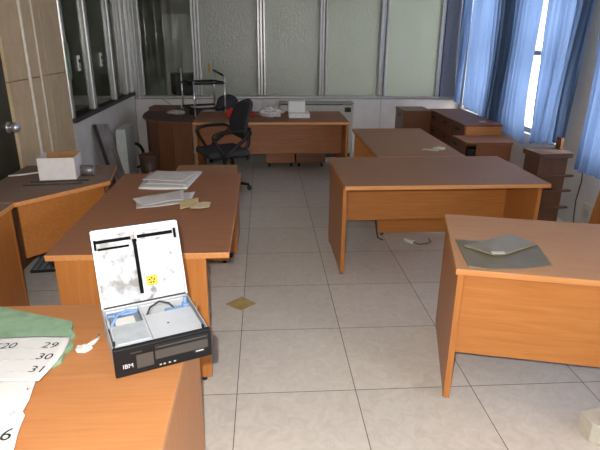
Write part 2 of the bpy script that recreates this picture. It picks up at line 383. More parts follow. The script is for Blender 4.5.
e = empty('wall_socket', (XR-.001, 4.30, .20), 0, 'pale socket box on the lower right wall beneath the nearest curtain', 'socket')
MB().box(-.035, 0, -.07, .07, -.08, .09).build('socket_body', creamp, e, .004)
MB().box(-.040, -.035, -.035, .035, -.035, .04).build('socket_plate', greyp, e, .002)
o = MB().tube([(XR-.008, 4.52, .60), (XR-.008, 4.50, .45), (XR-.008, 4.53, .25), (XR-.008, 4.5, .02)], .005, 6).build('wall_cable', dark); tag(o, 'dark cable running down the right wall beneath the curtains', 'cable')

# beyond the clear glass
e = empty('office_monitor', (-1.2, 8.45, 0), R(20), 'dark monitor on a stand in the room behind the clear glass', 'monitor')
MB().box(-.2, .2, -.16, .16, .80, 1.12).build('monitor_casing', black, e, .02); MB().tube([(0, 0, .72), (0, 0, .81)], .06, 12).build('monitor_stand', black, e)
e = empty('far_desk', (-1.3, 8.5, 0), 0, 'grey desk in the room behind the clear glass', 'desk')
MB().box(-.5, .35, -.35, .35, .69, .72).build('top', greyp, e, .003)
for x in (-.48, .31):
    MB().box(x, x+.03, -.3, .3, 0, .69).build('side_panel', greyp, e, .002)
e = empty('storage_cupboard', (-1.45, 10.2, 0), 0, 'pale tall cupboard far behind the clear glass', 'cupboard')
MB().box(-.3, .2, -.25, .25, 0, 2.0).build('body', greyp, e, .004)
for s in (-1, 1):
    d = MB().box(-.05+(s*.125)-.12, -.05+(s*.125)+.12, -.27, -.252, .05, 1.96).build('door', greyp, e, .002); MB().tube([(-.05+s*.03, -.28, .95), (-.05+s*.03, -.28, 1.1)], .006, 6).build('handle', dark, d)
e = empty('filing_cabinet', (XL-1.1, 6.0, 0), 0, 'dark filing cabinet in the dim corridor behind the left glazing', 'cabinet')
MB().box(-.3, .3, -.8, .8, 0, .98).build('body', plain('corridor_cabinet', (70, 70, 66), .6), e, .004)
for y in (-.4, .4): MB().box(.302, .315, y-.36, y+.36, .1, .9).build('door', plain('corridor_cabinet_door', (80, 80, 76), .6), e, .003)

# ================================================================== CURTAINS
def curtain(name, label, top, bot, x0=2.80, ztop=2.62, nple=9, amp=.028, seed=0, zb=(.57, .57)):
    NU, NV = 110, 26; bm = bmesh.new(); g = []
    for j in range(NV+1):
        v = j/NV; row = []
        for i in range(NU+1):
            u = i/NU
            y0 = top[0]*(1-v)+bot[0]*v; y1 = top[1]*(1-v)+bot[1]*v
            uu = u+.018*math.sin(u*17+seed)+.012*math.sin(v*3+u*9+seed)*v
            y = y0+(y1-y0)*uu
            ph = u*nple*2*math.pi+1.1*math.sin(u*7+seed)+.5*math.sin(v*4+seed)
            x = x0+amp*(.55+.45*v)*math.sin(ph)+.010*math.sin(2.3*ph+v*5)+.012*math.sin(v*6+u*5+seed)*v
            x = min(x, XR-.008)
            zb_ = zb[0]*(1-u)+zb[1]*u+.012*math.sin(u*21+seed)
            z = ztop*(1-v)+zb_*v
            row.append(bm.verts.new((x, y, z)))
        g.append(row)
    for j in range(NV):
        for i in range(NU):
            bm.faces.new((g[j][i], g[j][i+1], g[j+1][i+1], g[j+1][i])).smooth = True
    me = bpy.data.meshes.new(name); bm.to_mesh(me); bm.free(); me.materials.append(curt_m)
    o = new_obj(name, me); tag(o, label, 'curtain', 'blue curtains along the right wall')
    return o
curtain('window_curtain', 'narrow blue curtain in the far right corner beside the glass partition', (7.80, 7.50), (7.80, 7.56), nple=3, seed=1, zb=(.78, .78))
curtain('window_curtain', 'blue curtain between the two bright slits, behind the long low cabinet', (7.45, 5.56), (7.47, 5.56), nple=17, seed=2, zb=(.78, .60))
curtain('window_curtain', 'blue curtain right of the wide bright slit, hanging over the dark shelf unit', (5.53, 4.62), (5.46, 4.80), nple=7, seed=3, zb=(.62, .75), x0=2.83)
curtain('window_curtain', 'nearest blue curtain, cut off by the right edge of the picture', (4.44, 2.9), (4.46, 2.9), nple=14, seed=4, zb=(.58, .54))
curtain('window_curtain', 'blue curtain nearest the camera side, outside the picture', (2.4, .4), (2.4, .4), nple=14, seed=5)
o = MB().tube([(2.80, -.5, 2.64), (2.80, 7.8, 2.64)], .014, 10).build('curtain_rail', alud); tag(o, 'metal curtain rail running along the top of the right wall', 'rail')

# ================================================================== DESKS
def desk(label, loc, rz, L, D, topm, mod=None, inset=.02, front=.05, back=.05, pm='z', mm='x', axis='x', panels=(1, 1), lift=.02, H=.72):
    """local x along the length; side panels at both ends; mod=(y, z0, z1) modesty panel"""
    e = empty('office_desk', loc, rz, label, 'desk')
    MB().box(-L/2, L/2, -D/2, D/2, H-.03, H, 0, 1).build('top', [W['edge'], topm], e, .003)
    for s, on in zip((-1, 1), panels):
        if not on: continue
        x = s*(L/2-inset); x0, x1 = (x, x+.03) if s < 0 else (x-.03, x)
        p = MB().box(x0, x1, -D/2+front, D/2-back, lift, H-.03).build('side_panel', W[pm], e, .002)
        for y in (-D/2+front+.04, D/2-back-.04):
            MB().tube([((x0+x1)/2, y, 0), ((x0+x1)/2, y, lift)], .014, 10).build('foot', black, p)
    if mod:
        y, z0, z1 = mod
        MB().box(-L/2+inset+.031, L/2-inset-.031, y-.01, y+.01, z0, z1).build('modesty_panel', W[mm], e, .0015)
    return e
# A: near left desk, cut off by the frame
desk('bright wooden desk at the lower left under the open computer, cut off by the frame', (-1.02, 1.435, 0), 0, 1.5, .81, W['top'], (.30, .3, .69), inset=.004, front=.01, back=.01)
# B: long desk turned end-on
eB = desk('wooden desk turned end-on with loose papers on its brown top, left of the aisle', (-.605, 3.09, 0), R(90), 1.53, .855, W['topB'], None, inset=.003, front=.112, back=.04)
MB().box(-.71, .71, .30, .32, .3, .69).build('modesty_panel', W['x'], eB, .0015)
# C: middle desk
desk('wooden desk in the middle of the room, its long side facing the aisle end', (1.275, 3.91, 0), R(0.5), 1.47, .90, W['topC'], (.13, .27, .69), inset=.004, front=.10, back=.08)
# D: front right desk
desk('slanted bright wooden desk at the right front carrying a grey vinyl sleeve', (1.658, 2.285, 0), R(-14.5), 1.48, .78, W['topD'], (-.31, .25, .69), inset=.012, front=.015, back=.03)
# E: return desk behind C
eE = empty('return_desk', (1.345, 5.08, 0), 0, 'wooden desk standing lengthwise behind the middle desk with a crumpled note on top', 'desk')
MB().box(-.385, .385, -.71, .71, .69, .72, 0, 1).build('top', [W['edge'], W['topC']], eE, .003)
for y, m in ((-.70, 'x'), (.67, 'x')):
    p = MB().box(-.35, .35, y, y+.03, .02, .69).build('side_panel', W[m], eE, .002)
    for x in (-.3, .3): MB().tube([(x, y+.015, 0), (x, y+.015, .02)], .014, 10).build('foot', black, p)
MB().box(.20, .22, -.668, .668, .25, .69).build('modesty_panel', W['dx'], eE, .0015)
# G: far desk and its curved corner unit
desk('wooden desk along the far partition with two drawer units below', (.085, 6.69, 0), 0, 1.85, .94, W['topB'], (-.10, .27, .69), inset=.012, front=.03, back=.03, mm='gx')
topG = wood('dark_grimy_top', (92, 70, 58), (76, 56, 46), 'x', .6, (96, 86, 80), .4)
eG = empty('corner_desk_unit', (-1.22, 6.95, 0), 0, 'dark brown curved corner unit at the left end of the far desk', 'desk')
out = [(.375, -.72), (.15, -.68), (-.06, -.58), (-.21, -.42), (-.30, -.20), (-.33, .05), (-.33, .55), (.375, .55)]
MB().prism(out, .69, .72, 0, 1).build('top', [W['dx'], topG], eG, .003)
cv = [(.365, -.68), (.14, -.64), (-.05, -.545), (-.18, -.395), (-.265, -.18), (-.29, .05)]
cin = [(x+.02, y+.03) for x, y in cv]; cin[0] = (.365, -.655)
MB().prism(cv+cin[::-1], .02, .69).build('curved_panel', W['dz'], eG)  # dark wood tone carries the shadow on the curved front
MB().box(-.29, -.265, .08, .50, .02, .69).build('side_panel', W['dz'], eG, .002)
for x, y in ((.3, -.645), (-.15, -.40), (-.278, .4)): MB().tube([(x, y, 0), (x, y, .022)], .012, 8).build('foot', black, eG)
# L1: grimy corner worktop against the left wall, L2 its near wing
eL = empty('corner_desk_unit', (-1.5, 3.7, 0), 0, 'grimy corner worktop with a diagonal front holding the white box', 'desk')
P = [(-.015, -.54), (.415, -.05), (.34, .43), (-.345, .43), (-.345, -.54)]
MB().prism(P, .69, .72, 0, 1).build('top', [W['edge'], W['topL']], eL, .003)
d = Vector((.43, .49)).normalized(); nrm = Vector((-d.y, d.x)); a = Vector((-.02, -.50)); b = Vector((.375, -.045))
MB().prism([tuple(a+nrm*.015), tuple(b+nrm*.015), tuple(b+nrm*.035), tuple(a+nrm*.035)], .33, .69).build('front_panel', W['x'], eL, .001)
MB().prism([(.36, -.01), (.385, 0), (.31, .41), (.285, .40)], .02, .69).build('side_panel', W['dz'], eL, .001)
MB().box(-.335, -.315, -.5, .4, .02, .69).build('side_panel', W['dz'], eL, .001)
eL2 = empty('office_desk', (-1.69, 2.6, 0), 0, 'wooden side desk at the left edge joined to the grimy corner worktop', 'desk')
MB().box(-.155, .165, -.55, .555, .69, .72, 0, 1).build('top', [W['edge'], W['topL']], eL2, .003)
MB().box(.13, .15, -.53, .515, .02, .69).build('front_panel', W['z'], eL2, .001)
MB().box(-.14, .15, .52, .545, .02, .69).build('side_panel', W['z'], eL2, .001)
MB().box(-.14, .12, -.54, -.53, .02, .69).build('side_panel', W['z'], eL2, .001)

# ---- drawer pedestals
def pedestal(label, loc, w_, d_, z0, z1, rz=0, m='x', topm=None, dr=3, group='mobile drawer units', caster=True):
    e = empty('drawer_pedestal', loc, rz, label, 'drawers', group)
    b = MB().box(-w_/2, w_/2, -d_/2+.02, d_/2, z0, z1, 0, 1).build('body', [W[m], topm or W[m]], e, .003)
    hh = (z1-z0)/dr
    for k in range(dr):
        f = MB().box(-w_/2+.003, w_/2-.003, -d_/2, -d_/2+.0185, z0+k*hh+.003, z0+(k+1)*hh-.003).build('drawer', W[m], e, .002)
        MB().tube([(-.05, -d_/2-.002, z0+(k+.8)*hh), (-.05, -d_/2-.022, z0+(k+.8)*hh), (.05, -d_/2-.022, z0+(k+.8)*hh), (.05, -d_/2-.002, z0+(k+.8)*hh)], .005, 6).build('handle', black, f)
    if caster:
        for sx in (-1, 1):
            for sy in (-1, 1):
                cx, cy = sx*(w_/2-.045), sy*(d_/2-.06)
                MB().tube([(cx-.014, cy, .022), (cx+.014, cy, .022)], .022, 12).tube([(cx, cy, .022), (cx, cy, z0)], .008, 6).build('caster', black, e)
    return e
pedestal('light wooden drawer unit whose top pokes out beyond the paper-strewn desk', (-.475, 4.13, 0), .47, .49, .055, .66, R(-90), 'x', W['topC'])
pedestal('left one of the two drawer units beneath the far desk', (.205, 7.20, 0), .385, .50, .06, .60, m='gx')
pedestal('right one of the two drawer units beneath the far desk', (.615, 7.20, 0), .40, .50, .06, .60, m='dx')
o = MB().ball((-.220, 4.12, .57), .02, (.6, 1.4, 1.1)).build('black_knob', black)
o.name = 'black_clip'; tag(o, 'small black clip sticking out at the side of the light drawer unit', 'clip'); o.location = (0, 0, 0)

# ---- cabinets under the windows
def cabinet(label, loc, x, y, h, m='dz', sidem='x', topm=None, ndoor=2, drawers=True, plinth=True):
    """near face at -y, drawer fronts look to -x"""
    e = empty('low_cabinet', loc, 0, label, 'cabinet')
    MB().box(-x/2+.02, x/2, -y/2, y/2, .05, h-.025).build('body', W[sidem], e, .002)
    MB().box(-x/2-.005, x/2+.003, -y/2-.008, y/2+.005, h-.0245, h, 0, 1).build('top', [W['dx'], topm or W['topL']], e, .003)
    MB().box(-x/2+.03, x/2-.02, -y/2+.02, y/2-.02, 0, .05).build('plinth', black, e)
    for k in range(ndoor):
        y0 = -y/2+k*y/ndoor+.004; y1 = -y/2+(k+1)*y/ndoor-.004
        rows = [(.06, h*.45), (h*.45+.005, h*.72), (h*.72+.005, h-.03)] if drawers else [(.06, h-.03)]
        for z0, z1 in rows:
            f = MB().box(-x/2, -x/2+.0185, y0, y1, z0, z1).build('drawer' if drawers else 'door', W[m], e, .002)
            ym, zm = (y0+y1)/2, z1-.05
            MB().box(-x/2-.008, -x/2, ym-.05, ym+.05, zm-.015, zm+.015).build('handle', black, f, .002)
    return e
cabinet('low wooden cabinet in the far right corner facing the room', (2.05, 7.26, 0), .38, .44, .745, 'dx', 'dx', None, 1, False)
cabinet('long low wooden cabinet with drawers beneath the far blue curtain', (2.49, 6.56, 0), .44, 1.36, .745, 'dz', 'x', W['topB'], 3)
e = empty('low_cabinet', (2.40, 5.62, 0), 0, 'short wooden cabinet with a niche blacked in as shade, in front of the long cabinet', 'cabinet')
MB().box(-.27, .245, -.20, .22, .605, .63, 0, 1).build('top', [W['dx'], W['topB']], e, .003)
MB().box(-.15, .235, -.195, -.175, .03, .605).build('side_panel', W['dx'], e, .002)
MB().box(-.22, .235, .195, .215, .03, .605).build('side_panel', W['dx'], e, .002)
MB().box(.21, .235, -.174, .194, .03, .605).build('back_panel', W['dx'], e, .001)
MB().box(-.22, .21, -.174, .194, .03, .06).build('shelf', W['dx'], e, .001)
MB().box(-.20, .208, -.17, -.02, .065, .55).build('niche_shade_block', black, e, .004)  # solid black block stands in for the shade inside the niche
MB().box(-.225, -.19, -.015, .19, .065, .58).build('drawer', W['dz'], e, .002)
for x in (-.12, .2):
    for y in (-.18, .2): MB().tube([(x, y, 0), (x, y, .03)], .014, 8).build('foot', black, e)
e = empty('shelf_unit', (2.585, 4.60, 0), R(6), 'dark brown shelf unit with protruding boards, standing under the curtain edge', 'shelf')
MB().box(-.165, .165, -.13, .14, .67, .715, 0, 1).build('top', [W['vdz'], W['topL']], e, .003)
MB().box(-.15, .13, -.11, .12, .03, .67).build('body', W['vdz'], e, .002)
for z in (.50, .36, .20): MB().box(-.135, .19, -.15, .12 if 0 else -.112, z, z+.018).build('shelf', W['vdz'], e, .002)
MB().box(.137, .155, .0, .12, .03, .668).build('side_board', W['vdz'], e, .002)
for x in (-.12, .1):
    for y in (-.08, .1): MB().tube([(x, y, 0), (x, y, .03)], .014, 8).build('foot', black, e)
o = MB().box(-.015, .015, -.04, .04, 0, .11).build('wooden_block', W['dz'], None, .003); o.location = (2.715, 4.66, .716); tag(o, 'small upright wooden block at the back corner of the dark shelf unit', 'block')
o = MB().box(-.012, .012, -.35, .35, 0, .50).build('wooden_board', W['x'], None, .003); o.location = (2.79, 3.80, .002); o.rotation_euler = (0, R(8), 0); tag(o, 'reddish wooden board leaning on the right wall below the nearest curtain', 'board')

# ---- fan coil unit behind the far desk
e = empty('fan_coil_unit', (.74, 7.69, 0), 0, 'pale grey fan coil heater standing against the far partition behind the desk', 'heater')
MB().box(-.53, .53, -.13, .13, .06, .75).build('casing', plain('beige_enamel', (190, 188, 176), .5), e, .012)
MB().box(-.50, .50, -.12, .12, 0, .06).build('plinth', dark, e)
mb = MB()
for k in range(9): mb.box(-.49, .38, -.105+k*.024, -.095+k*.024, .751, .762)
mb.build('grille', dark, e)
MB().box(-.53, .535, -.135, .133, .764, .78).build('lid', plain('beige_lid', (160, 158, 150), .5), e, .004)
MB().box(.40, .49, -.145, -.131, .655, .72).build('control_panel', dark, e, .003); MB().tube([(.44, -.145, .69), (.44, -.16, .69)], .018, 12).build('knob', black, e)
MB().tube([(.45, -.132, .22), (.45, -.15, .22)], .02, 12).build('valve', dark, e)

# ================================================================== OFFICE CHAIRS
def chair(label, loc, rz, arms=True, backtop=1.06, recl=12, seat_z=.46, bw=.46):
    """faces local +x"""
    e = empty('office_chair', loc, rz, label, 'chair', 'dark fabric swivel chairs')
    b = MB()
    for k in range(5):
        a = k*2*math.pi/5+.3; c, s = math.cos(a), math.sin(a)
        b.tube([(0, 0, .10), (.13*c, .13*s, .095), (.27*c, .27*s, .065)], [.028, .02, .014], 8)
    b.build('star_base', black, e)
    for k in range(5):
        a = k*2*math.pi/5+.3; c, s = math.cos(a), math.sin(a); x, y = .27*c, .27*s
        MB().tube([(x-s*.022, y+c*.022, .026), (x+s*.022, y-c*.022, .026)], .026, 12).build('caster', black, e)
    MB().tube([(0, 0, .09), (0, 0, .22), (0, 0, .221), (0, 0, seat_z-.07)], [.03, .03, .018, .018], 12).build('gas_column', dark, e)
    # seat cushion
    st = MB(); st.box(-.22, .26, -.24, .24, seat_z-.05, seat_z+.02); so = st.build('seat', fabric, e)
    m = so.modifiers.new('bev', 'BEVEL'); m.width = .045; m.segments = 5
    for p in so.data.polygons: p.use_smooth = True
    MB().box(-.19, .19, -.19, .19, seat_z-.068, seat_z-.051).build('seat_shell', black, e, .01)
    # backrest, a rounded cushion reclined
    bm = bmesh.new(); NU, NV = 14, 16; g = []; z0 = seat_z+.10; hgt = backtop-z0; T = .065
    def halfw(v):
        w_ = bw/2*(.80+.28*math.sin(math.pi*min(v*1.0, 1)**.8))
        if v > .80: w_ *= math.sqrt(max(.02, 1-((v-.80)/.2)**2))*.999
        if v < .10: w_ *= math.sqrt(max(.05, 1-((.10-v)/.1)**2))
        return w_
    vs = []
    for side in (0, 1):
        gg = []
        for j in range(NV+1):
            v = j/NV; row = []
            for i in range(NU+1):
                u = i/NU*2-1; w_ = halfw(v); y = u*w_
                puff = (1-abs(u)**4)*(1-abs(2*v-1)**8)
                x = -.22-math.tan(R(recl))*(v*hgt)+.10*(y/.2)**2*.35+(T*puff*(.75 if side == 0 else -.45))+.03*math.sin(v*math.pi*1.2)
                row.append(bm.verts.new((x, y, z0+v*hgt)))
            gg.append(row)
        vs.append(gg)
    for side in (0, 1):
        for j in range(NV):
            for i in range(NU): bm.faces.new((vs[side][j][i], vs[side][j][i+1], vs[side][j+1][i+1], vs[side][j+1][i])).smooth = True
    bmesh.ops.remove_doubles(bm, verts=bm.verts, dist=.0008); bmesh.ops.recalc_face_normals(bm, faces=bm.faces)
    me = bpy.data.meshes.new('backrest'); bm.to_mesh(me); bm.free(); me.materials.append(fabric); new_obj('backrest', me, e)
    MB().tube([(-.05, 0, seat_z-.075), (-.20, 0, seat_z-.07), (-.29, 0, seat_z+.02), (-.31, 0, seat_z+.22)], [.022, .022, .022, .018], 8).build('back_support', black, e)
    MB().ball((-.31, 0, seat_z+.16), .03).build('height_knob', black, e)
    if arms:
        for s in (-1, 1):
            y = s*.27; za = seat_z+.22
            pts = [(.10, y*.86, seat_z-.04), (.02, y, seat_z+.03), (-.10, y, seat_z+.12), (-.17, y, za-.03), (-.13, y, za+.01), (-.02, y, za+.02), (.12, y, za+.015), (.20, y, za-.01), (.215, y, za-.05), (.17, y, seat_z+.09), (.12, y, seat_z)]
            # smooth the loop
            P2 = []; n = len(pts)
            for i in range(n):
                p0, p1, p2, p3 = [Vector(pts[(i+k-1) % n]) for k in range(4)]
                for t in (0, .33, .66): P2.append(.5*((2*p1)+(-p0+p2)*t+(2*p0-5*p1+4*p2-p3)*t*t+(-p0+3*p1-3*p2+p3)*t**3))
            MB().tube(P2, .017, 8, closed=True).build('armrest', black, e)
    return e
chair('dark swivel chair with looped armrests in front of the far desk', (-.455, 5.85, 0), R(205), True, 1.02, 11, .48)
chair('dark swivel chair without armrests tucked behind the far desk, red cloth beside it', (-.52, 7.40, 0), R(-92), False, .89, 2, .42, .31)

# ================================================================== SMALL THINGS, FAR END
# chrome rack
e = empty('chrome_rack', (0, 0, 0), 0, 'upturned chrome tube rack with black crossbars on the far desk', 'rack')
e.location = (-.78, 6.87, .72)
posts = [(-.26, .08, .56), (-.07, -.24, .43), (.13, .25, .64), (.29, -.10, .50)]
for x, y, h in posts: MB().tube([(x, y, 0), (x, y, h)], .011, 10).build('post', chrome, e)
def P3(i, z): return (posts[i][0], posts[i][1], z)
for a, b, z in ((0, 1, .39), (0, 2, .40), (1, 3, .40), (2, 3, .40), (0, 2, .10), (1, 3, .10), (0, 1, .10)):
    MB().tube([P3(a, z), P3(b, z)], .013, 8).build('crossbar', black, e)
MB().tube([(.13, .25, .53), (.29, -.10, .485)], .013, 8).build('crossbar', black, e)
# tray box
e = empty('wooden_tray', (-1.33, 7.30, .72), R(-3), 'shallow brown wooden tray on the curved corner unit', 'tray')
mb = MB(); mb.box(-.19, .19, -.12, .12, 0, .012); mb.box(-.19, .19, -.12, -.108, .012, .05); mb.box(-.19, .19, .108, .12, .012, .05); mb.box(-.19, -.178, -.108, .108, .012, .05); mb.box(.178, .19, -.108, .108, .012, .05)
mb.build('tray_body', W['vdz'], e, .001)
o = MB().box(-.10, .10, -.010, .010, 0, .012).build('grey_ruler', greyp, None, .001); o.location = (-1.33, 7.45, .80); o.rotation_euler = (0, R(35), 0); tag(o, 'thin grey strip leaning over the wooden tray', 'strip')
def lump(name, label, cat, loc, sx, sy, sz, mat, seed=1, n=3, amp=.35, fr=2.4):
    bm = bmesh.new(); bmesh.ops.create_icosphere(bm, subdivisions=n, radius=1)
    for v in bm.verts:
        d_ = noise.noise(v.co*fr+Vector((seed*3.1, seed, 0)))*amp+noise.noise(v.co*fr*2.7+Vector((seed, 0, 5)))*amp*.5
        q = v.co*(1+d_); v.co = Vector((q.x*sx, q.y*sy, max(0, q.z*.5+.5)*sz*1.0))
    me = bpy.data.meshes.new(name); bm.to_mesh(me); bm.free(); me.materials.append(mat)
    o = new_obj(name, me); o.location = loc; tag(o, label, cat); return o
lump('crumpled_cloth', 'crumpled pale cloth lying left of the chrome rack on the far desk', 'cloth', (-1.12, 6.86, .722), .115, .10, .055, plain('pale_cloth', (170, 165, 150), .9), 2)
lump('black_bag', 'small black bundle under the chrome rack on the far desk', 'bag', (-.90, 6.85, .722), .05, .05, .08, black, 3)
lump('red_cloth', 'crumpled red cloth on the far desk beside the swivel chair', 'cloth', (-.41, 6.60, .722), .065, .06, .11, red, 4)
lump('red_rag', 'small flat red rag on the far desk right of the swivel chair', 'rag', (-.16, 6.75, .722), .06, .06, .04, red, 9)
bagm = plain('white_plastic_film', (214, 212, 214), .25, 0, .04, 20)
lump('plastic_bag', 'crumpled white plastic bag on the far desk left of the white boxes', 'bag', (.07, 6.66, .722), .13, .11, .12, bagm, 5, 4, .55, 2.8)
o = MB().box(-.13, .13, -.11, .11, 0, .055).build('white_box', whitep, None, .004); o.location = (.43, 6.66, .7205); tag(o, 'flat white box on the far desk, the lower of the two', 'box')
o = MB().box(-.105, .105, -.07, .07, 0, .14).build('white_box', whitep, None, .006); o.location = (.40, 6.70, .777); tag(o, 'upright white box standing on the flat one on the far desk', 'box')

# left far corner floor things
e = empty('leaning_panel', (-1.62, 5.90, 0), 0, 'dirty grey panel with a black edge leaning against the left parapet', 'panel')
p = MB().box(-.012, .012, -.20, .20, 0, .74).build('board', plain('dirty_panel', (158, 150, 146), .8, 0, .25, 6), e, .002)
p.rotation_euler = (R(-8), R(-15), 0); p.location = (0, 0, .03)
q = MB().box(-.018, .018, -.225, -.202, 0, .74).build('edge_strip', black, e, .002); q.rotation_euler = (R(-8), R(-15), 0); q.location = (0, 0, .03)
e = empty('computer_tower', (-1.70, 6.55, 0), 0, 'white upright computer casing on the floor near the far left corner', 'computer')
MB().box(-.055, .055, -.20, .20, .03, .62).build('casing', plain('white_case', (186, 192, 190), .5), e, .006)
MB().box(-.058, .058, -.215, -.201, .06, .60).build('front_bezel', plain('white_bezel', (200, 206, 204), .5), e, .004)
MB().box(-.075, .075, -.21, .21, 0, .03).build('stand', greyp, e, .005)
mb = MB()
for k in range(4):
    mb.tube([(.10*math.cos(a*math.pi/8)+.006*k, .015*k+.01*math.sin(a*1.3+k), .16*math.sin(a*math.pi/8)) for a in range(16)], .012, 6, closed=True)
o = mb.build('cable_coil', black); o.location = (-1.555, 7.00, .33); 
o.rotation_euler = (0, 0, R(10)); o.location = (-1.70, 6.93, .175); tag(o, 'coil of black cable standing behind the white computer casing', 'cable')
e = empty('waste_bin', (-1.33, 6.05, 0), 0, 'dark brown waste bin on the floor before the curved corner unit', 'bin')
bm = MB(); N = 20
o_ = []
for z, r_ in ((0, .085), (.38, .112), (.38, .102), (.012, .078)):
    o_.append([bm.bm.verts.new((r_*math.cos(2*math.pi*k/N), r_*math.sin(2*math.pi*k/N), z)) for k in range(N)])
for a, b in zip(o_[:-1], o_[1:]):
    for k in range(N): bm.bm.faces.new((a[k], a[(k+1)%N], b[(k+1)%N], b[k])).smooth = True
bm.bm.faces.new(o_[0][::-1]); bm.bm.faces.new(o_[-1]); bm.build('bin_body', plain('brown_plastic', (72, 48, 40), .5), e)
MB().tube([(.108*math.cos(k*math.pi/10), .108*math.sin(k*math.pi/10), .382) for k in range(20)], .006, 6, closed=True).build('rim', plain('brown_rim', (92, 62, 52), .5), e)
o = MB().box(-.12, .12, -.18, .18, 0, .05).build('dark_case', dark, None, .01); o.location = (-1.12, 5.78, .001); tag(o, 'flat dark case on the floor behind the paper-strewn desk', 'case')

# ================================================================== ON THE GRIMY CORNER WORKTOP
e = empty('cardboard_box', (-1.462, 3.80, .7205), R(6), 'open white cardboard box with a brown inside on the corner worktop', 'box')
boxm = plain('white_card', (222, 216, 214), .7, 0, .03)
w2, d2, h2, t2 = .122, .115, .155, .004
MB().box(-w2, w2, -d2, -d2+t2, 0, h2).build('outer_side', boxm, e); MB().box(-w2, w2, d2-t2, d2, 0, h2).build('outer_side', card, e)
MB().box(-w2, -w2+t2, -d2+t2, d2-t2, 0, h2).build('outer_side', boxm, e); MB().box(w2-t2, w2, -d2+t2, d2-t2, 0, h2).build('outer_side', boxm, e)
MB().box(-w2+t2, w2-t2, -d2+t2, d2-t2, 0, t2).build('bottom', card, e)
MB().box(-w2+t2, w2-t2, -d2+t2, -d2+t2+.002, t2, h2-.001).build('lining', card, e)
e = empty('tin_can', (-1.275, 3.80, .7205), 0, 'small dull metal can lying beside the white box', 'can')
MB().tube([(-.045, 0, .040), (.045, 0, .040)], .038, 20).build('can_body', plain('grey_tin', (128, 122, 124), .35, .6), e)
for x in (-.049, .045): MB().tube([(x, 0, .040), (x+.004, 0, .040)], .0395, 20).build('rim', chrome, e)
o = MB().tube([(-1.83, 3.78, .728), (-1.74, 3.82, .727), (-1.66, 3.88, .727), (-1.60, 3.86, .727)], .006, 8).build('white_cable', whitep); tag(o, 'white cable lying on the corner worktop left of the box', 'cable')
for k, (y, lab) in enumerate(((3.56, 'dark thin rod on the corner worktop, nearer its front edge'), (3.64, 'dark thin rod on the corner worktop, nearer the white box'))):
    o = MB().box(-.19, .19, -.007, .007, 0, .008).build('metal_rod', dark, None, .002); o.location = (-1.44+.02*k, y, .7205); o.rotation_euler = (0, 0, R(8)); tag(o, lab, 'rod')
# keyboard on the floor under it
e = empty('computer_keyboard', (-1.68, 3.90, .002), R(6), 'black keyboard on the floor beneath the corner worktop', 'keyboard')
MB().box(-.10, .18, -.20, .20, 0, .02).build('keyboard_body', black, e, .004)
mb = MB()
for i in range(6):
    for j in range(12):
        mb.box(-.085+i*.046, -.085+i*.046+.036, -.19+j*.032, -.19+j*.032+.024, .021, .028)
kk = mb.build('key', plain('dark_keys', (120, 124, 128), .5), e, .002); kk.name = 'keys'; kk['kind'] = 'stuff'

# ================================================================== PAPERS
def sheet(name, label, quad, z, mat, cat='paper', group=None, wav=.004, th=.0012, seed=0, curl=0):
    bm = bmesh.new(); N = 12; g = []
    q = [Vector(p) for p in quad]
    for j in range(N+1):
        row = []
        for i in range(N+1):
            u, v = i/N, j/N
            p = (q[0]*(1-u)+q[1]*u)*(1-v)+(q[3]*(1-u)+q[2]*u)*v
            h = wav*(.5+.5*math.sin(u*6+seed*2+v*3))+curl*(abs(u-.5)*2)**3
            row.append(bm.verts.new((p.x, p.y, z+th+h)))
        g.append(row)
    for j in range(N):
        for i in range(N): bm.faces.new((g[j][i], g[j][i+1], g[j+1][i+1], g[j+1][i])).smooth = True
    bmesh.ops.recalc_face_normals(bm, faces=bm.faces)
    me = bpy.data.meshes.new(name); bm.to_mesh(me); bm.free(); me.materials.append(mat); o = new_obj(name, me)
    s = o.modifiers.new('solid', 'SOLIDIFY'); s.thickness = th; s.offset = -1
    tag(o, label, cat, group); return o
TB = .7205
sheet('paper_sheet', 'largest white sheet at the bottom of the pile on the end-on desk', [(-.84, 3.42), (-.52, 3.40), (-.47, 3.84), (-.85, 3.80)], TB, white, th=.010, group='papers on the end-on desk', seed=1)
sheet('paper_sheet', 'greyish sheet in the middle of the white pile on the end-on desk', [(-.82, 3.50), (-.53, 3.45), (-.46, 3.82), (-.84, 3.81)], TB+.0165, paper2, group='papers on the end-on desk', seed=2)
sheet('paper_sheet', 'topmost greyish sheet of the white pile on the end-on desk', [(-.85, 3.57), (-.56, 3.53), (-.47, 3.80), (-.80, 3.83)], TB+.0235, paper2, group='papers on the end-on desk', seed=3)
sheet('paper_sheet', 'lower long white sheet lying in front of the paper pile', [(-.76, 3.00), (-.46, 3.12), (-.46, 3.36), (-.81, 3.22)], TB, paper2, group='papers on the end-on desk', seed=4)
sheet('paper_sheet', 'upper crumpled white sheet lying in front of the paper pile', [(-.74, 3.04), (-.50, 3.14), (-.54, 3.38), (-.82, 3.17)], TB+.008, paper2, group='papers on the end-on desk', seed=5, wav=.008)
sheet('cream_envelope', 'cream folded envelope, the left of two on the end-on desk', [(-.50, 2.97), (-.40, 3.03), (-.42, 3.19), (-.53, 3.14)], TB+.006, cream, 'envelope', 'cream envelopes', seed=6)
sheet('cream_envelope', 'paler cream envelope, the right of two on the end-on desk', [(-.44, 2.95), (-.33, 2.97), (-.33, 3.08), (-.42, 3.08)], TB+.014, plain('pale_cream', (214, 196, 164), .8), 'envelope', 'cream envelopes', seed=7)
e = empty('crumpled_note', (1.535, 4.635, .7205), 0, 'crumpled cream note on the lengthwise desk behind the middle desk', 'paper')
lump('note_lump', 'x', 'x', (0, 0, 0), .055, .045, .02, plain('cream_note', (206, 200, 176), .8), 11, 3, .6, 3)
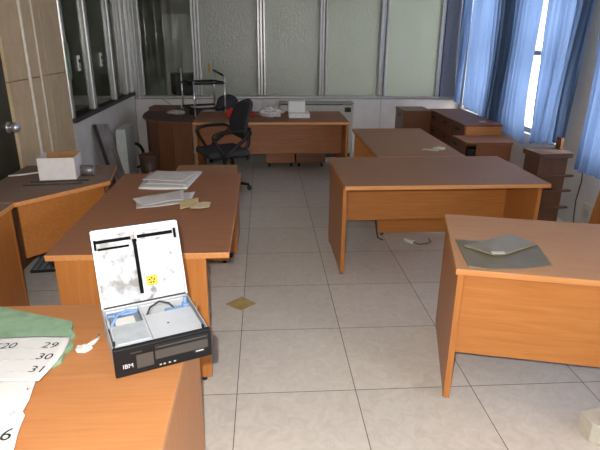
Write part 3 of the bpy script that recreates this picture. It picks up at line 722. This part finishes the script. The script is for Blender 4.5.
n1 = bpy.data.objects['note_lump']; del n1['label']; del n1['category']; n1.parent = e; n1.location = (.05, .02, 0)
n2 = sheet('note_sheet', 'x', [(-.13, -.02), (.02, -.06), (.04, .03), (-.08, .05)], 0, plain('cream_note2', (200, 194, 172), .8)); del n2['label']; del n2['category']; n2.parent = e
sheet('paper_scrap', 'small pale scrap on the long low cabinet under the curtain', [(2.50, 6.02), (2.58, 6.02), (2.60, 6.12), (2.53, 6.14)], .746, paper2)
o = MB().prism([(-.277, 3.145), (-.167, 3.052), (-.07, 3.14), (-.17, 3.245)], .0008, .004).build('card_square', ochre); tag(o, 'ochre cardboard diamond lying on the floor tiles', 'card')
# grey sleeves on the slanted desk
e = empty('vinyl_sleeve', (0, 0, .7205), 0, 'larger grey vinyl sleeve lying flat on the slanted desk', 'sleeve', None)
MB().prism([(.958, 2.44), (1.14, 2.39), (1.345, 2.34), (1.295, 2.105), (1.14, 2.075), (.985, 2.075), (.905, 2.11)], 0, .004).build('sleeve_body', sleeve, e, .001)
mb = MB(); mb.tube([(.96, 2.437, .004), (1.14, 2.388, .004), (1.343, 2.337, .004), (1.293, 2.108, .004)], .003, 6); mb.build('piping', sleeve2, e)
e = empty('vinyl_sleeve', (0, 0, .7285), 0, 'smaller grey vinyl sleeve lying on top of the larger one', 'sleeve')
MB().prism([(.965, 2.33), (1.265, 2.47), (1.33, 2.33), (1.12, 2.215), (1.06, 2.215)], 0, .008).build('sleeve_body', sleeve2, e, .002)
MB().prism([(1.06, 2.213), (1.12, 2.21), (1.125, 2.235), (1.06, 2.24)], .0085, .010).build('white_tag', white, e)

# ================================================================== NEAR DESK: green board, calendar, plug
o = MB().prism([(-1.42, 1.825), (-1.0, 1.81), (-.69, 1.685), (-.68, 1.665), (-.675, 1.63), (-.65, 1.60), (-.66, 1.57), (-.635, 1.535), (-.648, 1.50), (-.645, 1.45), (-.68, 1.40), (-1.42, 1.38)], .7205, .738).build('green_folder', green, None, .002)
tag(o, 'worn green folder under the calendar on the near left desk', 'folder')
def cz(y, x):   # height of the curled calendar sheets
    return 0
def upz(x, y): return .748+.010*(1-(y-1.33)/.24)+.004*math.sin(x*14)
def loz(x, y): return .7395+.003*math.sin(y*16)+ (0 if y < 1.30 else 0)
cal = empty('wall_calendar', (-.9, 1.3, .739), 0, 'white wall calendar with large day numbers spread over the green folder', 'calendar')
def calsheet(name, xl, xr, y0, y1, zf):
    bm = bmesh.new(); N = 24; g = []
    for j in range(N+1):
        row = []
        for i in range(N+1):
            y = y0+(y1-y0)*j/N; xe = xr(y); x = xl+(xe-xl)*i/N
            row.append(bm.verts.new((x+.9, y-1.3, zf(x, y)-.739)))
        g.append(row)
    for j in range(N):
        for i in range(N): bm.faces.new((g[j][i], g[j][i+1], g[j+1][i+1], g[j+1][i])).smooth = True
    me = bpy.data.meshes.new(name); bm.to_mesh(me); bm.free(); me.materials.append(white); o = new_obj(name, me, cal)
    s = o.modifiers.new('solid', 'SOLIDIFY'); s.thickness = .0012; s.offset = -1; return o
calsheet('upper_sheet', -1.25, lambda y: -.655+.012*math.sin((y-1.33)*13), 1.315, 1.565, upz)
calsheet('lower_sheet', -1.25, lambda y: -.66+.03*math.exp(-((y-1.02)/.1)**2)+(.012 if y < 1.2 else 0)-.02*max(0, y-1.25)/.1, 1.02, 1.36, loz)
def text(body, x, y, size, mat, zf, parent, name='printed_number', shear=.25, off=.0012):
    cu = bpy.data.curves.new('t', 'FONT'); cu.body = body; cu.size = size; cu.shear = shear; cu.resolution_u = 3
    to = bpy.data.objects.new('t', cu); C.objects.link(to)
    me = bpy.data.meshes.new_from_object(to); bpy.data.objects.remove(to)
    bm = bmesh.new(); bm.from_mesh(me); bmesh.ops.subdivide_edges(bm, edges=bm.edges, cuts=1)
    for v in bm.verts:
        X, Y = v.co.x+x, v.co.y+y; v.co = (X+.9, Y-1.3, zf(X, Y)-.739+off)
    bm.to_mesh(me); bm.free(); me.name = name; me.materials.clear(); me.materials.append(mat)
    return new_obj(name, me, parent)
for b_, x, y in (('29', -.722, 1.492), ('30', -.714, 1.425), ('31', -.708, 1.355), ('20', -.850, 1.492), ('T', -.882, 1.492)):
    text(b_, x, y, .048, ink, upz, cal, shear=.12)
text('16', -.71, 1.10, .062, ink, loz, cal, shear=0); text('7', -.69, 1.047, .055, ink, loz, cal, shear=0)
text('8', -.69, 1.19, .03, ink2, loz, cal); text('v', -.69, 1.29, .03, redink, loz, cal, 'red_mark')
ln = MB()
for k, y in enumerate((1.545, 1.485, 1.42, 1.355)):
    for a in range(12):
        x0 = -1.2+a*.043; ln.box(x0+.9, x0+.9+.03, y-1.3-.0008, y-1.3+.0008, upz(x0, y)-.739+.0012, upz(x0+.03, y)-.739+.0022)
ln.build('ruled_lines', ink2, cal)
o = lump('white_plug', 'white broken plug with a stub of cable left of the open computer', 'plug', (-.598, 1.520, .7205), .026, .022, .018, whitep, 6, 3, .35, 2.5)
pc = MB().tube([(.008, .01, .010), (.022, .03, .012), (.03, .055, .010), (.024, .085, .008)], [.007, .008, .004, .004], 8).build('cable_stub', whitep, o)

# ================================================================== THE OPEN COMPUTER
CW, CD, CH = .294, .280, .096
pcx = empty('desktop_computer', (-.455, 1.366, .7205), R(22.5), 'opened slim black desktop computer with its lid raised at the corner of the near desk', 'computer')
mb = MB(); T_ = .003
mb.box(0, CW, .012, CD, .004, .008); mb.box(0, T_, .012, CD, .008, CH-.006); mb.box(CW-T_, CW, .012, CD, .008, CH-.006); mb.box(T_, CW-T_, CD-T_, CD, .008, CH-.006); mb.box(T_, CW-T_, .0125, .016, .008, CH-.004)
mb.build('chassis', galv, pcx, .001)
mb = MB(); mb.box(-.002, CW+.002, -.006, .012, 0, CH+.002); bz = mb.build('front_bezel', plain('bezel_black', (20, 20, 22), .55, spec=.25), pcx, .004)
def fbox(name, x0, x1, z0, z1, d, m, par=bz, bev=.0008): return MB().box(x0, x1, -.006-d, -.0062, z0, z1).build(name, m, par, bev)
fbox('grille', .062, .112, .020, .066, .001, grille_m); fbox('grille', .118, .284, .036, .066, .001, grille_m)
fbox('drive_slot', .118, .284, .070, .088, .003, plain('bezel_gloss', (30, 30, 32), .3))
fbox('slot_line', .124, .280, .0775, .0795, .0042, plain('slot_silver', (90, 88, 86), .4))
fbox('indicator_strip', .046, .080, .074, .079, .001, dark)
for x in (.128, .140, .156, .172): fbox('port', x, x+.007, .012, .0165, .0022, greyp)
def ftext(body, x, z, size, mat, name):
    cu = bpy.data.curves.new('t', 'FONT'); cu.body = body; cu.size = size; cu.extrude = .0003
    to = bpy.data.objects.new('t', cu); C.objects.link(to); me = bpy.data.meshes.new_from_object(to); bpy.data.objects.remove(to)
    for v in me.vertices: v.co = (v.co.x+x, -.0078-v.co.z, v.co.y+z)
    me.name = name; me.materials.clear(); me.materials.append(mat); return new_obj(name, me, bz)
logo = plain('logo_silver', (200, 200, 205), .3)
ftext('IBM', .020, .030, .020, logo, 'maker_logo')
fbox('badge_plate', .238, .272, .024, .036, .0016, black); fbox('badge_mark', .243, .268, .028, .032, .0022, logo)
# inside
g2 = plain('cage_plate', (206, 210, 216), .42, .3, .03, 20)
MB().box(.008, .120, .018, .150, .060, CH-.004).build('drive_cage', g2, pcx, .002)
MB().box(.123, .281, .018, .182, .060, CH-.005).build('drive_tray', g2, pcx, .002)
MB().box(.014, .115, .030, .145, CH-.0038, CH-.0015).build('cage_cover', plain('cover_plate', (190, 196, 202), .4, .3), pcx, .001)
MB().box(.004, .280, .016, .281, .009, .014).build('circuit_board', plain('board_green', (52, 82, 66), .5), pcx, .001)
MB().box(.016, .112, .152, .225, .020, .085).build('power_supply', plain('psu_metal', (150, 156, 162), .4, .6), pcx, .003)
MB().box(.030, .092, .160, .205, .0855, .087).build('power_label', white, pcx)
MB().box(.010, .276, .262, .278, .020, CH-.010).build('rear_bracket', g2, pcx, .002)
MB().box(.115, .121, .018, .262, .016, CH-.003).build('cross_rail', g2, pcx, .001)
MB().tube([(.015, .155, .088), (.040, .215, .092), (.075, .240, .092), (.110, .225, .090)], .005, 8).build('blue_handle', blue, pcx)
MB().box(.012, .110, .228, .250, .070, .088).build('blue_latch', blue, pcx, .004)
MB().box(.195, .262, .180, .205, .070, .090).build('blue_latch', blue, pcx, .004)
mb = MB(); mb.tube([(.268, .205, .080), (.268, .205, .118)], .007, 10); mb.box(.258, .278, .190, .215, .075, .096); mb.build('blue_lever', blue, pcx, .002)
MB().tube([(.130, .185, .080), (.150, .215, .098), (.185, .235, .104), (.215, .220, .098), (.230, .190, .085)], .0035, 6).build('grey_cable', dark, pcx)
MB().tube([(.135, .200, .075), (.165, .240, .090), (.205, .245, .088), (.240, .225, .078)], .003, 6).build('ribbon_cable', greyp, pcx)
MB().tube([(.185, .10, CH-.0062), (.185, .10, CH-.0045)], .004, 8).build('screw', dark, pcx)
for x, y in ((.008, .03), (.278, .018)): MB().box(x-.003, x+.003, y, y+.012, CH-.006, CH+.006).build('latch', black, pcx, .001)
for x in (.02, CW-.02): MB().tube([(x, .03, -.0004), (x, .03, .004)], .008, 10).build('rubber_foot', black, pcx)
# lid, hinged at the back and leaning backwards
lid = MB().box(0, CW, -.012, 0, 0, .272).build('lid', [plain('lid_outside', (40, 40, 42), .4)], pcx, .002)
lid.location = (0, CD+.006, CH-.006); lid.rotation_euler = (R(-20), 0, 0)
# (local: x width, -y faces the front, z up the lid)
MB().box(.142, CW-.004, -.0145, -.0125, .004, .268).build('lid_lining', lid_m, lid, .001)
MB().box(.004, .1415, -.0145, -.0125, .004, .268).build('lid_lining', lidmat('grimy_lid_inside', 20, .37, .56), lid, .001)
mb = MB(); mb.box(.0, .006, -.022, -.0125, 0, .265); mb.box(CW-.006, CW, -.022, -.0125, 0, .265); mb.box(.006, CW-.006, -.022, -.0125, .262, .268); mb.build('lid_rim', galv, lid, .001)
mb = MB(); mb.box(.012, .128, -.020, -.0146, .222, .233); mb.box(.150, .272, -.020, -.0146, .222, .234); mb.box(.016, .120, -.0185, -.0146, .198, .206); mb.build('foam_strip', foam, lid, .001)
mb = MB(); mb.box(.133, .145, -.0215, -.0146, .03, .218); mb.box(.132, .147, -.0215, -.0146, .212, .222); mb.build('foam_divider', foam, lid, .001)
for x0, z0 in ((.006, .20), (.276, .205)): MB().box(x0, x0+.008, -.021, -.0146, z0, z0+.035).build('hook', foam, lid, .001)
mb = MB()
for cx in (.060, .075, .090, .185, .200, .215):
    mb.tube([(cx+.006*math.cos(a*math.pi/6), -.0152, .240+.0055*math.sin(a*math.pi/6)) for a in range(7)], .0008, 4)
for cx, cz_ in ((.055, .150), (.080, .120), (.105, .085)):
    mb.tube([(cx+.007*math.cos(a*math.pi/6-1.5), -.0152, cz_+.008*math.sin(a*math.pi/6-1.5)) for a in range(7)], .0010, 4)
mb.build('stamped_marks', dark, lid)
MB().box(.160, .197, -.0160, -.0146, .052, .086).build('warning_sticker', yellow, lid)
mb = MB(); cx, cz_ = .1785, .069
for k in range(5):
    a0 = k*2*math.pi/5+.3
    mb.prism([(cx+.0015*math.cos(a0), cz_+.0015*math.sin(a0)), (cx+.0125*math.cos(a0-.38), cz_+.0125*math.sin(a0-.38)), (cx+.0125*math.cos(a0+.38), cz_+.0125*math.sin(a0+.38))], .0161, .0168)
mb.tube([(cx+.0155*math.cos(k*math.pi/10), cz_+.0155*math.sin(k*math.pi/10), .0164) for k in range(20)], .0008, 4, closed=True)
for v in mb.bm.verts: v.co = (v.co.x, -v.co.z, v.co.y)
mb.build('fan_symbol', plain('sticker_ink', (70, 25, 20), .6), lid)

# ================================================================== ON THE FLOOR
e = empty('power_adapter', (1.245, 4.20, 0), R(-60), 'white plug adapter with a black cable on the floor under the middle desk', 'adapter')
MB().box(-.045, .045, -.022, .022, .001, .03).build('adapter_body', whitep, e, .006)
MB().tube([(.045, 0, .016), (.09, .02, .006), (.12, .09, .005), (.10, .16, .005), (.04, .20, .005)], .004, 6).build('cable', black, e)
o = MB().tube([(.975, 4.36, .28), (.965, 4.34, .20), (.975, 4.33, .08), (.985, 4.30, .008), (1.02, 4.24, .006)], .006, 6).build('black_cable', black); tag(o, 'black cable hanging down beside the end panel under the middle desk', 'cable')
e = empty('floor_box', (1.415, 1.875, 0), R(4), 'cream plastic unit with a round socket on the floor at the right edge', 'box')
MB().prism([(0, 0), (.0, -.085), (.035, -.12), (.16, -.30), (.40, -.30), (.40, .03), (.1, .012)], 0, .10).build('unit_body', creamp, e, .003)
MB().tube([(.075, -.075, .1005), (.075, -.075, .108)], .028, 16).build('socket_ring', greyp, e); MB().tube([(.065, -.068, .108), (.065, -.068, .111)], .009, 12).build('socket_hole', black, e)
MB().tube([(.035, -.118, .102), (.16, -.298, .102)], .004, 6).build('seam', dark, e)
